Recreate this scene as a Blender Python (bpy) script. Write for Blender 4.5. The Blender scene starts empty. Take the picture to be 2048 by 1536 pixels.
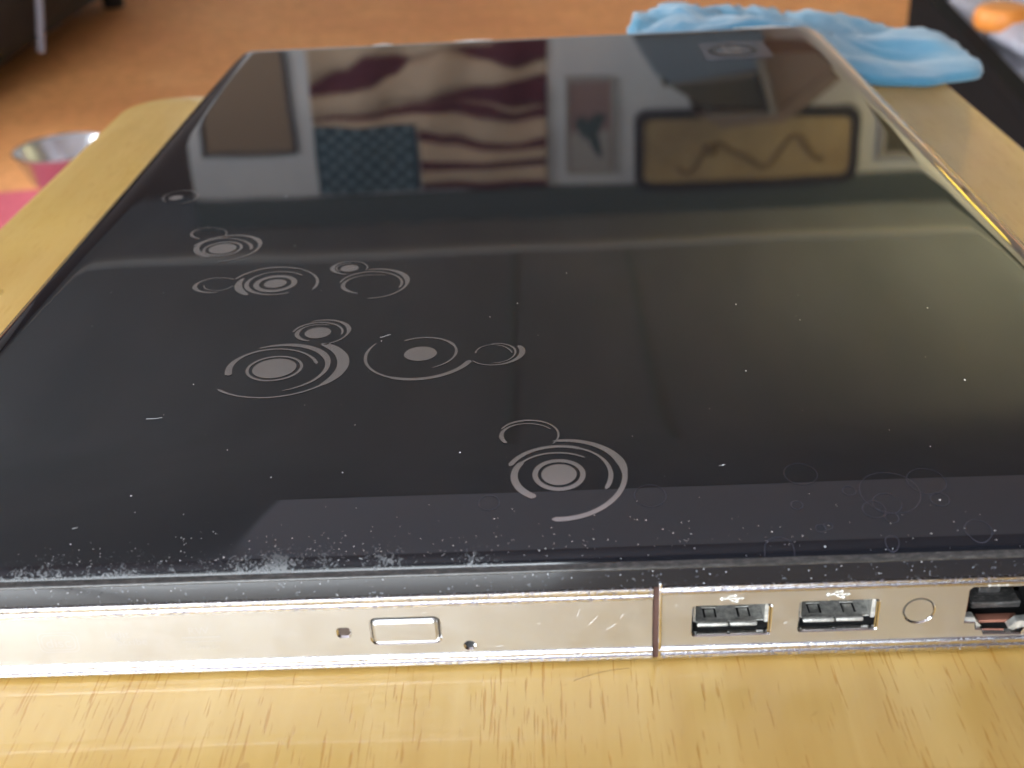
import bpy, bmesh, math, random
from mathutils import Vector, noise
random.seed(7)
R = math.radians
# ------------------------------------------------------------------ camera, light, exposure
scene = bpy.context.scene
MM = 0.001
cam_data = bpy.data.cameras.new("camera")
cam = bpy.data.objects.new("camera", cam_data)
scene.collection.objects.link(cam)
scene.camera = cam
cam_data.sensor_width = 36.0
cam_data.lens = 36.0 * 2375.23 / 2048.0
cam_data.clip_start = 0.01
cam_data.clip_end = 60.0
from mathutils import Matrix
_r = Vector((0.99887199, 0.00825323, -0.04676149)); _u = Vector((0.03694192, 0.48365388, 0.8744794)); _f = Vector((-0.02983365, 0.87522044, -0.48280342))
m = Matrix(((_r.x, _u.x, -_f.x, -17.69 * MM), (_r.y, _u.y, -_f.y, -161.486 * MM), (_r.z, _u.z, -_f.z, 124.712 * MM), (0, 0, 0, 1)))
cam.matrix_world = m
cam_data.dof.use_dof = True
cam_data.dof.focus_distance = 0.245
cam_data.dof.aperture_fstop = cam_data.lens / 2.0

world = bpy.data.worlds.new("World"); scene.world = world
world.use_nodes = True
world.node_tree.nodes['Background'].inputs[0].default_value = (0.75, 0.85, 1.0, 1)
world.node_tree.nodes['Background'].inputs[1].default_value = 0.6
scene.view_settings.view_transform = 'Standard'
scene.view_settings.look = 'None'
scene.view_settings.gamma = 1.0
scene.view_settings.exposure = 0.0
WINDOW_LIGHT = 19.5
SIDE_FILL = 16.0
LAMP_LIGHT = 2600.0

# ------------------------------------------------------------------ materials
def material(name, color=(.5, .5, .5), rough=.5, metal=0., ior=1.5, coat=0., emit=None, alpha=None):
    mt = bpy.data.materials.new(name); mt.use_nodes = True
    b = mt.node_tree.nodes['Principled BSDF']
    b.inputs['Base Color'].default_value = (*color, 1)
    b.inputs['Roughness'].default_value = rough
    b.inputs['Metallic'].default_value = metal
    b.inputs['IOR'].default_value = ior
    b.inputs['Coat Weight'].default_value = coat
    if emit:
        b.inputs['Emission Color'].default_value = (*emit[0], 1); b.inputs['Emission Strength'].default_value = emit[1]
    if alpha is not None: b.inputs['Alpha'].default_value = alpha
    return mt
def nd(mt, kind, **kw):
    n = mt.node_tree.nodes.new(kind)
    for k, v in kw.items():
        if k in n.inputs: n.inputs[k].default_value = v
        else: setattr(n, k, v)
    return n
def lk(mt, a, b): mt.node_tree.links.new(a, b)
def coords(mt, scale=(1, 1, 1), rot=(0, 0, 0)):
    t = nd(mt, 'ShaderNodeTexCoord'); mp = nd(mt, 'ShaderNodeMapping')
    mp.inputs['Scale'].default_value = scale; mp.inputs['Rotation'].default_value = rot
    lk(mt, t.outputs['Object'], mp.inputs['Vector']); return mp.outputs['Vector']
def noise_tex(mt, vec, scale, detail=4, rough=.5, dist=0.):
    n = nd(mt, 'ShaderNodeTexNoise'); n.inputs['Scale'].default_value = scale; n.inputs['Detail'].default_value = detail
    n.inputs['Roughness'].default_value = rough; n.inputs['Distortion'].default_value = dist
    lk(mt, vec, n.inputs['Vector']); return n.outputs['Fac']
def ramp(mt, fac, stops, interp='LINEAR'):
    r = nd(mt, 'ShaderNodeValToRGB'); r.color_ramp.interpolation = interp
    e = r.color_ramp.elements
    while len(e) < len(stops): e.new(.5)
    for el, (p, c) in zip(e, stops):
        el.position = p; el.color = (*c, 1) if len(c) == 3 else c
    lk(mt, fac, r.inputs['Fac']); return r.outputs['Color']
def mix(mt, fac, a, b, blend='MIX'):
    n = nd(mt, 'ShaderNodeMix', data_type='RGBA', blend_type=blend)
    if isinstance(fac, float): n.inputs[0].default_value = fac
    else: lk(mt, fac, n.inputs[0])
    for i, v in ((6, a), (7, b)):
        if isinstance(v, tuple): n.inputs[i].default_value = (*v, 1)
        else: lk(mt, v, n.inputs[i])
    return n.outputs[2]
def math_(mt, op, a, b=0.):
    n = nd(mt, 'ShaderNodeMath', operation=op)
    for i, v in ((0, a), (1, b)):
        if isinstance(v, (int, float)): n.inputs[i].default_value = v
        else: lk(mt, v, n.inputs[i])
    return n.outputs[0]
def bump(mt, height, dist, strength=1., chain=None):
    n = nd(mt, 'ShaderNodeBump'); n.inputs['Distance'].default_value = dist; n.inputs['Strength'].default_value = strength
    lk(mt, height, n.inputs['Height'])
    if chain: lk(mt, chain, n.inputs['Normal'])
    lk(mt, n.outputs[0], bs(mt).inputs['Normal']); return n.outputs[0]
def bs(mt): return mt.node_tree.nodes['Principled BSDF']

# glossy black lid: slightly wavy moulding, fine scuffs and a film of dust along the near edge
M_lid = material('lid_gloss_black', (.006, .0065, .009), .03)
v = coords(M_lid)
h1 = noise_tex(M_lid, coords(M_lid, (1, .55, 1)), 17, 1.5, .4)
b1 = bump(M_lid, h1, .00016)
sep = nd(M_lid, 'ShaderNodeSeparateXYZ'); lk(M_lid, v, sep.inputs[0])
near = nd(M_lid, 'ShaderNodeMapRange'); lk(M_lid, sep.outputs['Y'], near.inputs[0])
near.inputs[1].default_value = .017 - .19005; near.inputs[2].default_value = -.19005; near.inputs[3].default_value = 0; near.inputs[4].default_value = 1
left = nd(M_lid, 'ShaderNodeMapRange'); lk(M_lid, sep.outputs['X'], left.inputs[0])
left.inputs[1].default_value = .05; left.inputs[2].default_value = -.03; left.inputs[3].default_value = .25; left.inputs[4].default_value = 1
sc = noise_tex(M_lid, v, 1200, 5, .75, 1.2); sc2 = noise_tex(M_lid, v, 110, 4, .65)
wear = math_(M_lid, 'MULTIPLY', math_(M_lid, 'MULTIPLY', near.outputs[0], left.outputs[0]), sc2)
wmask = math_(M_lid, 'GREATER_THAN', math_(M_lid, 'ADD', math_(M_lid, 'MULTIPLY', sc, .62), math_(M_lid, 'MULTIPLY', wear, .62)), .572)
wmask = math_(M_lid, 'MULTIPLY', wmask, near.outputs[0])
lk(M_lid, mix(M_lid, math_(M_lid, 'MULTIPLY', wmask, .28), (.006, .0065, .009), (.34, .36, .38)), bs(M_lid).inputs['Base Color'])
film = noise_tex(M_lid, v, 28, 5, .65)
rg = math_(M_lid, 'ADD', math_(M_lid, 'MULTIPLY', film, .03), .008)
rg = math_(M_lid, 'ADD', rg, math_(M_lid, 'MULTIPLY', wmask, .45))
rg = math_(M_lid, 'ADD', rg, math_(M_lid, 'MULTIPLY', math_(M_lid, 'POWER', math_(M_lid, 'MULTIPLY', near.outputs[0], left.outputs[0]), 2.5), .28))
lk(M_lid, rg, bs(M_lid).inputs['Roughness'])
bump(M_lid, sc, .00003, .6, b1) if False else None

M_print = material('silver_print', (.30, .275, .265), .2, .75)
M_ghost = material('ghost_print', (.04, .04, .055), .12, .2)
M_rim = material('lid_rim_plastic', (.035, .035, .036), .16)
rn = noise_tex(M_rim, coords(M_rim, (.5, 1, 3)), 900, 5, .75)
lk(M_rim, ramp(M_rim, rn, [(.45, (.028, .027, .027)), (.62, (.055, .052, .05)), (.74, (.14, .135, .13))]), bs(M_rim).inputs['Base Color'])
bump(M_rim, rn, .00004, .4)
M_band = material('base_gloss_black', (.010, .011, .015), .07)
bn = noise_tex(M_band, coords(M_band), 1100, 3, .7)
lk(M_band, ramp(M_band, bn, [(.66, (.009, .010, .014)), (.72, (.16, .17, .19))]), bs(M_band).inputs['Base Color'])
M_dark = material('dark_cavity', (.012, .012, .013), .7)
M_chrome = material('worn_chrome', (.78, .79, .83), .1, 1.)
cn = noise_tex(M_chrome, coords(M_chrome), 1300, 5, .75)
lk(M_chrome, ramp(M_chrome, cn, [(.40, (.42, .42, .48)), (.52, (.78, .79, .83))]), bs(M_chrome).inputs['Base Color'])
bump(M_chrome, cn, .00012, .7)
lk(M_chrome, ramp(M_chrome, cn, [(.4, (.3,) * 3), (.55, (.07,) * 3)]), bs(M_chrome).inputs['Roughness'])
M_satin = material('satin_silver', (.59, .59, .59), .33, .94)
sn = noise_tex(M_satin, coords(M_satin), 260, 4, .6)
lk(M_satin, ramp(M_satin, sn, [(.3, (.31,) * 3), (.7, (.38,) * 3)]), bs(M_satin).inputs['Roughness'])
M_polish = material('polished_edge', (.86, .86, .88), .12, 1.)
M_white_ink = material('white_ink', (.62, .62, .60), .5)
M_faint = material('faint_relief_ink', (.61, .62, .65), .31, .9)
M_portmetal = material('port_steel', (.42, .41, .39), .42, .6)
pn = noise_tex(M_portmetal, coords(M_portmetal), 800, 4, .7)
lk(M_portmetal, ramp(M_portmetal, pn, [(.3, (.24, .24, .23)), (.7, (.62, .61, .57))]), bs(M_portmetal).inputs['Base Color'])
bump(M_portmetal, pn, .00015, .7)
M_gap = material('gap_brown', (.05, .02, .015), .6)
M_led = material('led_window', (.06, .045, .04), .25)
M_glint = material('painted_glint_white', (.86, .86, .85), .5)  # diffuse white standing in for glints on the lid rim
M_copper = material('dull_copper', (.30, .13, .09), .5, .5)
M_dust = material('dust', (.75, .76, .78), .7)

# varnished pale wood board, grain along the laptop's long side
M_wood = material('varnished_pale_wood', (.6, .42, .2), .32, coat=.25)
vw = coords(M_wood)
w1 = noise_tex(M_wood, coords(M_wood, (30, 2.2, 2)), 2.2, 4, .6, .6)
w2 = noise_tex(M_wood, vw, 9, 4, .6)
wc = ramp(M_wood, w1, [(.3, (.51, .31, .08)), (.5, (.57, .365, .11)), (.7, (.63, .43, .15))])
wc = mix(M_wood, ramp(M_wood, w2, [(.46, (0, 0, 0)), (.62, (.75,) * 3)]), wc, (.54, .35, .085))
# pores: short dark dashes
pr = noise_tex(M_wood, coords(M_wood, (2300, 95, 60)), 1.0, 2, .5, .3)
pg = noise_tex(M_wood, coords(M_wood, (90, 10, 10)), 1.0, 3, .6)
pm = ramp(M_wood, math_(M_wood, 'ADD', pr, math_(M_wood, 'MULTIPLY', pg, .28)), [(.765, (0, 0, 0)), (.80, (1, 1, 1))])
wc = mix(M_wood, math_(M_wood, 'MULTIPLY', pm, .8), wc, (.44, .225, .035))
st = ramp(M_wood, noise_tex(M_wood, vw, 60, 3, .6, 1.2), [(.665, (0, 0, 0)), (.70, (.5,) * 3)])
wc = mix(M_wood, st, wc, (.42, .24, .06))
lk(M_wood, wc, bs(M_wood).inputs['Base Color'])
bump(M_wood, pm, -.00008, .5)
lk(M_wood, ramp(M_wood, w2, [(.3, (.24,) * 3), (.7, (.42,) * 3)]), bs(M_wood).inputs['Roughness'])

M_floor = material('orange_brown_floor', (.34, .13, .045), .7)
vf = coords(M_floor)
f1 = noise_tex(M_floor, vf, 2.0, 6, .65); f2 = noise_tex(M_floor, vf, 45, 4, .7)
fc = ramp(M_floor, f1, [(.3, (.62, .235, .08)), (.55, (.74, .32, .11)), (.75, (.78, .38, .15))])
fc = mix(M_floor, ramp(M_floor, f2, [(.42, (0, 0, 0)), (.62, (.6,) * 3)]), fc, (.48, .21, .05))
lk(M_floor, fc, bs(M_floor).inputs['Base Color'])
bump(M_floor, f2, .004, .6)
M_wall = material('wall_paint_pale', (.66, .67, .70), .8)
lk(M_wall, ramp(M_wall, noise_tex(M_wall, coords(M_wall), 3, 5, .6), [(.3, (.48, .49, .51)), (.7, (.59, .59, .59))]), bs(M_wall).inputs['Base Color'])
M_trim = material('dark_green_trim', (.07, .085, .085), .6)
M_ceil = material('ceiling_board', (.36, .38, .35), .8)
lk(M_ceil, ramp(M_ceil, noise_tex(M_ceil, coords(M_ceil, (1, .3, 1)), 2.2, 4, .6), [(.3, (.235, .275, .305)), (.7, (.315, .36, .40))]), bs(M_ceil).inputs['Base Color'])
M_backwall = material('dark_panelled_wall', (.07, .06, .06), .7)
M_ceil2 = material('ceiling_seam', (.23, .30, .31), .8)
M_ceil3 = material('dim_ceiling_board', (.21, .20, .22), .8)
M_plaster = material('window_lit_plaster', (.66, .76, .95), .8)  # blue of the window light is put into this colour
M_batten = material('pale_batten', (.5, .52, .52), .6)
M_brownwood = material('dark_brown_wood', (.06, .035, .025), .5)
M_chip = material('brown_board', (.22, .155, .10), .7)
M_framedark = material('dark_frame', (.03, .025, .03), .4)
M_red = material('flag_red_cloth', (.085, .018, .028), .9)
M_cream = material('flag_cream_cloth', (.47, .36, .26), .9)
M_navy = material('flag_dark_blue_cloth', (.035, .065, .085), .9)
M_star = material('flag_star_cloth', (.20, .27, .30), .9)
M_parch = material('aged_parchment', (.40, .29, .15), .8)
pq = noise_tex(M_parch, coords(M_parch), 3, 4, .6)
lk(M_parch, ramp(M_parch, pq, [(.3, (.25, .175, .09)), (.7, (.42, .32, .17))]), bs(M_parch).inputs['Base Color'])
M_ink = material('brown_ink', (.16, .105, .05), .8)
M_mat_pink = material('picture_mat_mauve', (.24, .16, .15), .7)
M_mat_grey = material('picture_grey', (.33, .31, .29), .7)
M_teal = material('picture_dark_teal', (.05, .075, .08), .7)
M_shelf = material('hood_dark', (.07, .06, .04), .5)
M_shelf2 = material('hood_brown', (.22, .16, .12), .6)
M_shelf3 = material('hood_pale_edge', (.22, .20, .17), .6)
M_bluegrey = material('hood_blue_grey', (.13, .17, .21), .5)
M_bowl = material('polished_aluminium', (.62, .64, .67), .22, 1.)
bump(M_bowl, noise_tex(M_bowl, coords(M_bowl), 60, 2, .5), .0006, .4)
M_pink = material('pink_cloth', (.72, .10, .15), .9)
lk(M_pink, ramp(M_pink, noise_tex(M_pink, coords(M_pink), 160, 3, .7), [(.3, (.48, .07, .10)), (.7, (.62, .12, .155))]), bs(M_pink).inputs['Base Color'])
M_blue = material('blue_microfibre', (.10, .34, .52), .95)
bf = noise_tex(M_blue, coords(M_blue), 900, 3, .7); bg = noise_tex(M_blue, coords(M_blue), 22, 3, .6)
lk(M_blue, mix(M_blue, ramp(M_blue, bf, [(.3, (.6,) * 3), (.7, (1,) * 3)]), (.05, .17, .28), ramp(M_blue, bg, [(.3, (.035, .145, .25)), (.7, (.07, .235, .35))])), bs(M_blue).inputs['Base Color'])
bump(M_blue, bf, .0006, .8)
bs(M_blue).inputs['Sheen Weight'].default_value = .4
M_blackfab = material('black_upholstery', (.010, .009, .011), .8)
bump(M_blackfab, noise_tex(M_blackfab, coords(M_blackfab), 30, 4, .6), .01, .5)
M_blackpl = material('black_plastic', (.010, .010, .012), .55)
M_crate = material('matt_black_crate', (.005, .005, .006), .9)
bs(M_crate).inputs['Specular IOR Level'].default_value = .15
M_bag = material('cloudy_plastic_film', (.42, .41, .47), .2, 0, 1.45)
bs(M_bag).inputs['Coat Weight'].default_value = .5
bump(M_bag, noise_tex(M_bag, coords(M_bag), 22, 4, .6, 1.0), .02, .9)
M_orange = material('orange_plastic', (.70, .24, .04), .5)
M_green = material('dark_green_card', (.02, .10, .09), .6)
M_greyfab = material('grey_cloth', (.16, .15, .16), .9)
M_strap = material('pale_strap', (.22, .21, .25), .5)
M_reddull = material('dull_red_cloth', (.30, .05, .05), .9)
M_yellow = material('yellow_lamp_shade', (.8, .62, .10), .8, emit=((1.0, .74, .16), 3.0))
M_bulb = material('warm_bulb', (1, .8, .5), .5, emit=((1.0, .86, .46), LAMP_LIGHT))
M_pane = material('daylight_pane', (.8, .9, 1), .5, emit=((.88, .95, 1.0), WINDOW_LIGHT))
M_pane2 = material('fill_pane_side', (.8, .9, 1), .5, emit=((.90, .95, 1.0), SIDE_FILL))
M_winframe = material('white_window_frame', (.7, .7, .7), .5)

# ------------------------------------------------------------------ object helpers (all shapes are given in millimetres, world axes)
org = {}
def tag(o, label=None, cat=None, group=None, kind=None):
    if label: o['label'] = label
    if cat: o['category'] = cat
    if group: o['group'] = group
    if kind: o['kind'] = kind
    return o
def thing(name, base, label, cat, group=None):
    o = bpy.data.objects.new(name, None); scene.collection.objects.link(o)
    o.location = Vector(base) * MM; o.empty_display_size = .02
    org[o.name] = Vector(base); return tag(o, label, cat, group)
def obj(name, verts, faces, mat, parent=None, smooth=False, base=None, mats=None, fmat=None, auto=None):
    b = org[parent.name] if parent else Vector(base or (0, 0, 0))
    me = bpy.data.meshes.new(name)
    me.from_pydata([tuple((Vector(p) - b) * MM) for p in verts], [], faces)
    me.validate(clean_customdata=False)
    bm = bmesh.new(); bm.from_mesh(me); bmesh.ops.recalc_face_normals(bm, faces=bm.faces); bm.to_mesh(me); bm.free()
    o = bpy.data.objects.new(name, me); scene.collection.objects.link(o)
    for x in (mats or [mat]): me.materials.append(x)
    if fmat:
        for p, i in zip(me.polygons, fmat): p.material_index = i
    if smooth:
        me.polygons.foreach_set('use_smooth', [True] * len(me.polygons))
        if auto: me.set_sharp_from_angle(angle=R(auto))
    if parent: o.parent = parent
    else: o.location = b * MM
    org[o.name] = b
    return o
class MB:
    def __init__(s): s.v = []; s.f = []; s.m = []
    def add(s, v, f, m=0):
        n = len(s.v); s.v += [tuple(p) for p in v]; s.f += [tuple(i + n for i in q) for q in f]; s.m += [m] * len(f)
    def box(s, a, b, m=0):
        x0, y0, z0 = a; x1, y1, z1 = b
        s.add([(x0, y0, z0), (x1, y0, z0), (x1, y1, z0), (x0, y1, z0), (x0, y0, z1), (x1, y0, z1), (x1, y1, z1), (x0, y1, z1)],
              [(0, 3, 2, 1), (4, 5, 6, 7), (0, 1, 5, 4), (1, 2, 6, 5), (2, 3, 7, 6), (3, 0, 4, 7)], m)
    def prism(s, poly, fn, d0, d1, m=0):      # poly 2-D outline, fn(u,v,d)->xyz
        n = len(poly)
        s.add([fn(u, w, d0) for u, w in poly] + [fn(u, w, d1) for u, w in poly],
              [tuple(range(n))[::-1], tuple(range(n, 2 * n))] + [(i, (i + 1) % n, n + (i + 1) % n, n + i) for i in range(n)], m)
    def lathe(s, prof, c, n=48, m=0):
        v = []; f = []
        for r, z in prof:
            for k in range(n):
                a = 2 * math.pi * k / n; v.append((c[0] + r * math.cos(a), c[1] + r * math.sin(a), c[2] + z))
        for j in range(len(prof) - 1):
            for k in range(n): f.append((j * n + k, j * n + (k + 1) % n, (j + 1) * n + (k + 1) % n, (j + 1) * n + k))
        s.add(v, f, m)
    def tube(s, pts, r, n=8, m=0):
        v = []; f = []; P = [Vector(p) for p in pts]
        for i, p in enumerate(P):
            t = (P[min(i + 1, len(P) - 1)] - P[max(i - 1, 0)]).normalized()
            a = t.orthogonal().normalized() if i == 0 else (a - t * a.dot(t)).normalized()
            b = t.cross(a)
            for k in range(n):
                w = 2 * math.pi * k / n; v.append(p + (a * math.cos(w) + b * math.sin(w)) * r)
        for i in range(len(P) - 1):
            for k in range(n): f.append((i * n + k, i * n + (k + 1) % n, (i + 1) * n + (k + 1) % n, (i + 1) * n + k))
        f += [tuple(range(n))[::-1], tuple(range((len(P) - 1) * n, len(P) * n))]
        s.add(v, f, m)
    def build(s, name, mat, parent=None, smooth=False, base=None, mats=None, auto=None):
        return obj(name, s.v, s.f, mat, parent, smooth, base, mats, s.m if mats else None, auto)
def box(name, a, b, mat, parent=None, bev=0., base=None):
    q = MB(); q.box(a, b)
    o = q.build(name, mat, parent, base=base)
    if bev:
        bm = bmesh.new(); bm.from_mesh(o.data)
        bmesh.ops.bevel(bm, geom=list(bm.edges), offset=bev * MM, segments=3, affect='EDGES', profile=.5)
        bm.to_mesh(o.data); bm.free()
        o.data.polygons.foreach_set('use_smooth', [True] * len(o.data.polygons)); o.data.set_sharp_from_angle(angle=R(50))
    return o
def rrect(x0, x1, y0, y1, r, seg=5, dens=1):
    pts = []
    for cx, cy, a0 in ((x1 - r, y0 + r, -90), (x1 - r, y1 - r, 0), (x0 + r, y1 - r, 90), (x0 + r, y0 + r, 180)):
        for k in range(seg + 1):
            a = R(a0 + 90 * k / seg); pts.append((cx + r * math.cos(a), cy + r * math.sin(a)))
    if dens > 1:
        out = []
        for i, p in enumerate(pts):
            q = pts[(i + 1) % len(pts)]; out.append(p)
            if (i + 1) % (seg + 1) == 0:
                for k in range(1, dens): out.append((p[0] + (q[0] - p[0]) * k / dens, p[1] + (q[1] - p[1]) * k / dens))
        pts = out
    return pts

# ------------------------------------------------------------------ the room (setting)
WX0, WX1, WZ0, WZ1, WY = -2350, 50, -150, 1450, -2100
FLOOR = -500.; CEIL = 1845.; WALL_Y = 5000.; TABLE = -22.
o = box('floor', (-3600, WY - 120, FLOOR - 60), (3600, 5000, FLOOR), M_floor); tag(o, kind='structure')
o = box('wall', (-1590, 5000, FLOOR), (3600, 5120, 1900), M_wall); tag(o, kind='structure')
o = box('wall', (-3600, 5400, FLOOR), (-1590, 5520, 1900), M_brownwood); tag(o, kind='structure')
SY0, SY1, SZ0, SZ1 = 500, 3300, 100, 1500      # opening for the added fill window in the left wall
q = MB(); q.box((-3720, WY - 120, FLOOR), (-3600, SY0, 1900)); q.box((-3720, SY1, FLOOR), (-3600, 5520, 1900)); q.box((-3720, SY0, FLOOR), (-3600, SY1, SZ0)); q.box((-3720, SY0, SZ1), (-3600, SY1, 1900))
tag(q.build('wall', M_wall), kind='structure')
o = box('wall', (3600, WY - 120, FLOOR), (3720, 5120, 1900), M_backwall); tag(o, kind='structure')
# back wall, behind the camera, with the window opening
q = MB()
q.box((-3600, WY - 120, FLOOR), (WX0, WY, 1900)); q.box((WX1, WY - 120, FLOOR), (3600, WY, 1900))
q.box((WX0, WY - 120, FLOOR), (WX1, WY, WZ0)); q.box((WX0, WY - 120, WZ1), (WX1, WY, 1900))
tag(q.build('wall', M_backwall), kind='structure')
# ceiling: dull boards, one strip coloured paler and bluer for window light nearer the table, battens
q = MB(); q.box((-3600, 1620, CEIL), (3600, 5400, CEIL + 60)); tag(q.build('ceiling', M_ceil), kind='structure')
o = box('ceiling', (-3600, WY, CEIL), (3600, 620, CEIL + 60), M_ceil3); tag(o, kind='structure')
tag(box('ceiling', (-3600, 620, CEIL), (-620, 1620, CEIL + 60), M_ceil), kind='structure')
o = box('ceiling_strip', (-620, 620, CEIL - 12), (3600, 1620, CEIL + 40), M_plaster); tag(o, kind='structure')
o = box('wall_trim', (-1590, 4960, 1715), (3600, 4998, CEIL - 1), M_trim); tag(o, kind='structure')
o = box('ceiling_batten', (-3500, 4570, CEIL - 14), (3500, 4625, CEIL - 1), M_batten); tag(o, kind='structure')
for x in (-160, 330):
    o = box('ceiling_batten', (x, 2600, CEIL - 5), (x + 22, 4560, CEIL - 1), M_ceil2); tag(o, kind='structure')

# window
w = thing('window', (-1175, WY, WZ0), 'bright daylight window in the wall behind the camera', 'window')
box('pane', (WX0 + 40, WY - 60, WZ0 + 40), (WX1 - 40, WY - 54, WZ1 - 40), M_pane, w)
q = MB()
for a, b in (((WX0, WZ0), (WX1, WZ0 + 50)), ((WX0, WZ1 - 50), (WX1, WZ1)), ((WX0, WZ0 + 50), (WX0 + 50, WZ1 - 50)), ((WX1 - 50, WZ0 + 50), (WX1, WZ1 - 50)), ((-1200, WZ0 + 50), (-1150, WZ1 - 50))):
    q.box((a[0], WY - 50, a[1]), (b[0], WY + 10, b[1]))
q.build('frame', M_winframe, w)

w = thing('window', (-3600, 1900, SZ0), 'added bright window in the unseen left wall, filling the floor with light', 'window')  # unseen window, added to even out the light on floor and bowl
box('pane', (-3666, SY0 + 40, SZ0 + 40), (-3660, SY1 - 40, SZ1 - 40), M_pane2, w)
q = MB()
for a, b in (((SY0, SZ0), (SY1, SZ0 + 50)), ((SY0, SZ1 - 50), (SY1, SZ1)), ((SY0, SZ0 + 50), (SY0 + 50, SZ1 - 50)), ((SY1 - 50, SZ0 + 50), (SY1, SZ1 - 50)), ((1875, SZ0 + 50), (1925, SZ1 - 50))):
    q.box((-3650, a[0], a[1]), (-3590, b[0], b[1]))
q.build('frame', M_winframe, w)

# wall hangings that show only as reflections in the lid
fl = thing('flag', (-480, 4985, 1100), 'striped flag with a starred dark blue canton hanging rumpled on the pale wall', 'flag')
XS = [-1000, -850, -740, -630, -545, -400, -240, -100, 30]
BZ = { # (top, bottom) heights of each red stripe at XS
 'r1': [(1700, 1699), (1700, 1699), (1700, 1699), (1700, 1699), (1698, 1662), (1702, 1664), (1708, 1680), (1706, 1678), (1704, 1676)],
 'r2': [(1600, 1599), (1600, 1599), (1600, 1599), (1600, 1599), (1600, 1560), (1604, 1566), (1610, 1576), (1612, 1580), (1606, 1572)],
 'r3': [(1480, 1479), (1475, 1474), (1472, 1471), (1470, 1469), (1478, 1428), (1500, 1462), (1522, 1490), (1530, 1500), (1520, 1476)],
 'r4': [(1372, 1355), (1366, 1344), (1360, 1334), (1350, 1318), (1344, 1304), (1355, 1300), (1392, 1325), (1416, 1372), (1400, 1345)],
 'r5': [(1340, 1339), (1332, 1331), (1322, 1321), (1308, 1307), (1300, 1290), (1298, 1262), (1318, 1240), (1350, 1222), (1340, 1205)],
 'r6': [(1248, 1196), (1242, 1150), (1226, 1080), (1182, 1086), (1110, 1104), (1072, 1068), (1122, 1062), (1166, 1020), (1142, 1010)]}
def interp(xs, ys, x):
    for i in range(len(xs) - 1):
        if x <= xs[i + 1]:
            t = max(0, (x - xs[i]) / (xs[i + 1] - xs[i])); t = t * t * (3 - 2 * t); return ys[i] + (ys[i + 1] - ys[i]) * t
    return ys[-1]
cols = [-1000 + (1030) * i / 80 for i in range(81)]
def fy(x, z): return 4972 - 16 * math.sin(x * .021 + z * .004) * (1 if z < 1400 else .4) - 8 * math.sin(z * .03 + x * .006)
names = ['r1', 'r2', 'r3', 'r4', 'r5', 'r6']
def band(top, bot, mat, nm, x0=-1000):
    v = []; f = []; cc = [c for c in cols if c >= x0 - 1]
    for x in cc:
        a, b = top(x), bot(x)
        for k in range(5):
            z = a + (b - a) * k / 4; v.append((x + (z - 1100) * -.03, fy(x, z), z))
    for i in range(len(cc) - 1):
        for k in range(4): f.append((i * 5 + k, (i + 1) * 5 + k, (i + 1) * 5 + k + 1, i * 5 + k + 1))
    o = obj(nm, v, f, mat, fl, True)
    md = o.modifiers.new('thickness', 'SOLIDIFY'); md.thickness = .002; md.offset = 1
    return o
prev = lambda x: interp(XS, [p[1] for p in BZ['r1']], x)
for n in names:
    T = (lambda n: lambda x: interp(XS, [p[0] for p in BZ[n]], x))(n); B = (lambda n: lambda x: interp(XS, [p[1] for p in BZ[n]], x))(n)
    x0 = -548 if n in ('r1', 'r2', 'r3') else -1000
    if n != 'r1': band(prev, T, M_cream, 'stripe', -548 if n in ('r2', 'r3') else -1000)
    band(T, B, M_red, 'stripe', x0); prev = B
band(prev, lambda x: 985, M_cream, 'stripe')
cv = []; cf = []
for i in range(21):
    for k in range(11):
        x = -1000 + 452 * i / 20; z = 1695 - 300 * k / 10; cv.append((x + (z - 1100) * -.03, fy(x, z) - 6, z))
for i in range(20):
    for k in range(10): cf.append((i * 11 + k, (i + 1) * 11 + k, (i + 1) * 11 + k + 1, i * 11 + k + 1))
cn_ = obj('canton', cv, cf, M_navy, fl, True)
for rr_ in range(9):
    for cc_ in range(6 if rr_ % 2 == 0 else 5):
        x = -1000 + 452 * ((cc_ + (.5 if rr_ % 2 == 0 else 1)) / 6); z = 1695 - 300 * (rr_ + .7) / 9.4
        pts = []
        for k in range(10):
            r_ = 20 if k % 2 == 0 else 9; a = R(90 + 36 * k); pts.append((x + (z - 1100) * -.03 + r_ * math.cos(a), z + r_ * math.sin(a)))
        q = MB(); q.prism(pts, lambda u, w_, d: (u, fy(x, z) + d, w_), -11, -8); q.build('star', M_star, cn_)

def picture(name, x0, x1, z0, z1, label, cat, fmat, bord, face, depth=30, r=8, y=4996):
    t = thing(name, ((x0 + x1) / 2, y, z0), label, cat)
    q = MB(); O = rrect(x0, x1, z0, z1, r, 4); I = rrect(x0 + bord, x1 - bord, z0 + bord, z1 - bord, max(2, r - bord * .5), 4); n = len(O)
    v = [(u, y, w_) for u, w_ in O] + [(u, y - depth, w_) for u, w_ in O] + [(u, y - depth, w_) for u, w_ in I] + [(u, y - depth + 14, w_) for u, w_ in I]
    f = []
    for j in range(3):
        for i in range(n): f.append((j * n + i, j * n + (i + 1) % n, (j + 1) * n + (i + 1) % n, (j + 1) * n + i))
    q.add(v, f); q.build('frame', fmat, t)
    q = MB(); q.prism(I, lambda u, w_, d: (u, d, w_), y - depth + 12, y - 2); q.build('sheet', face, t)
    return t
t = picture('notice_board', -1520, -1095, 900, 1512, 'plain brown board in a thin dark frame, left of the flag', 'board', M_framedark, 16, M_chip, 22)
t = picture('framed_picture', 104, 322, 1225, 1655, 'tall narrow framed picture of a dark bird shape hung right of the flag', 'picture', M_mat_grey, 14, M_mat_pink, 24)
q = MB(); q.box((125, 4978, 1470), (301, 4981, 1640)); q.build('lower_field', M_mat_grey, t)
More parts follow.
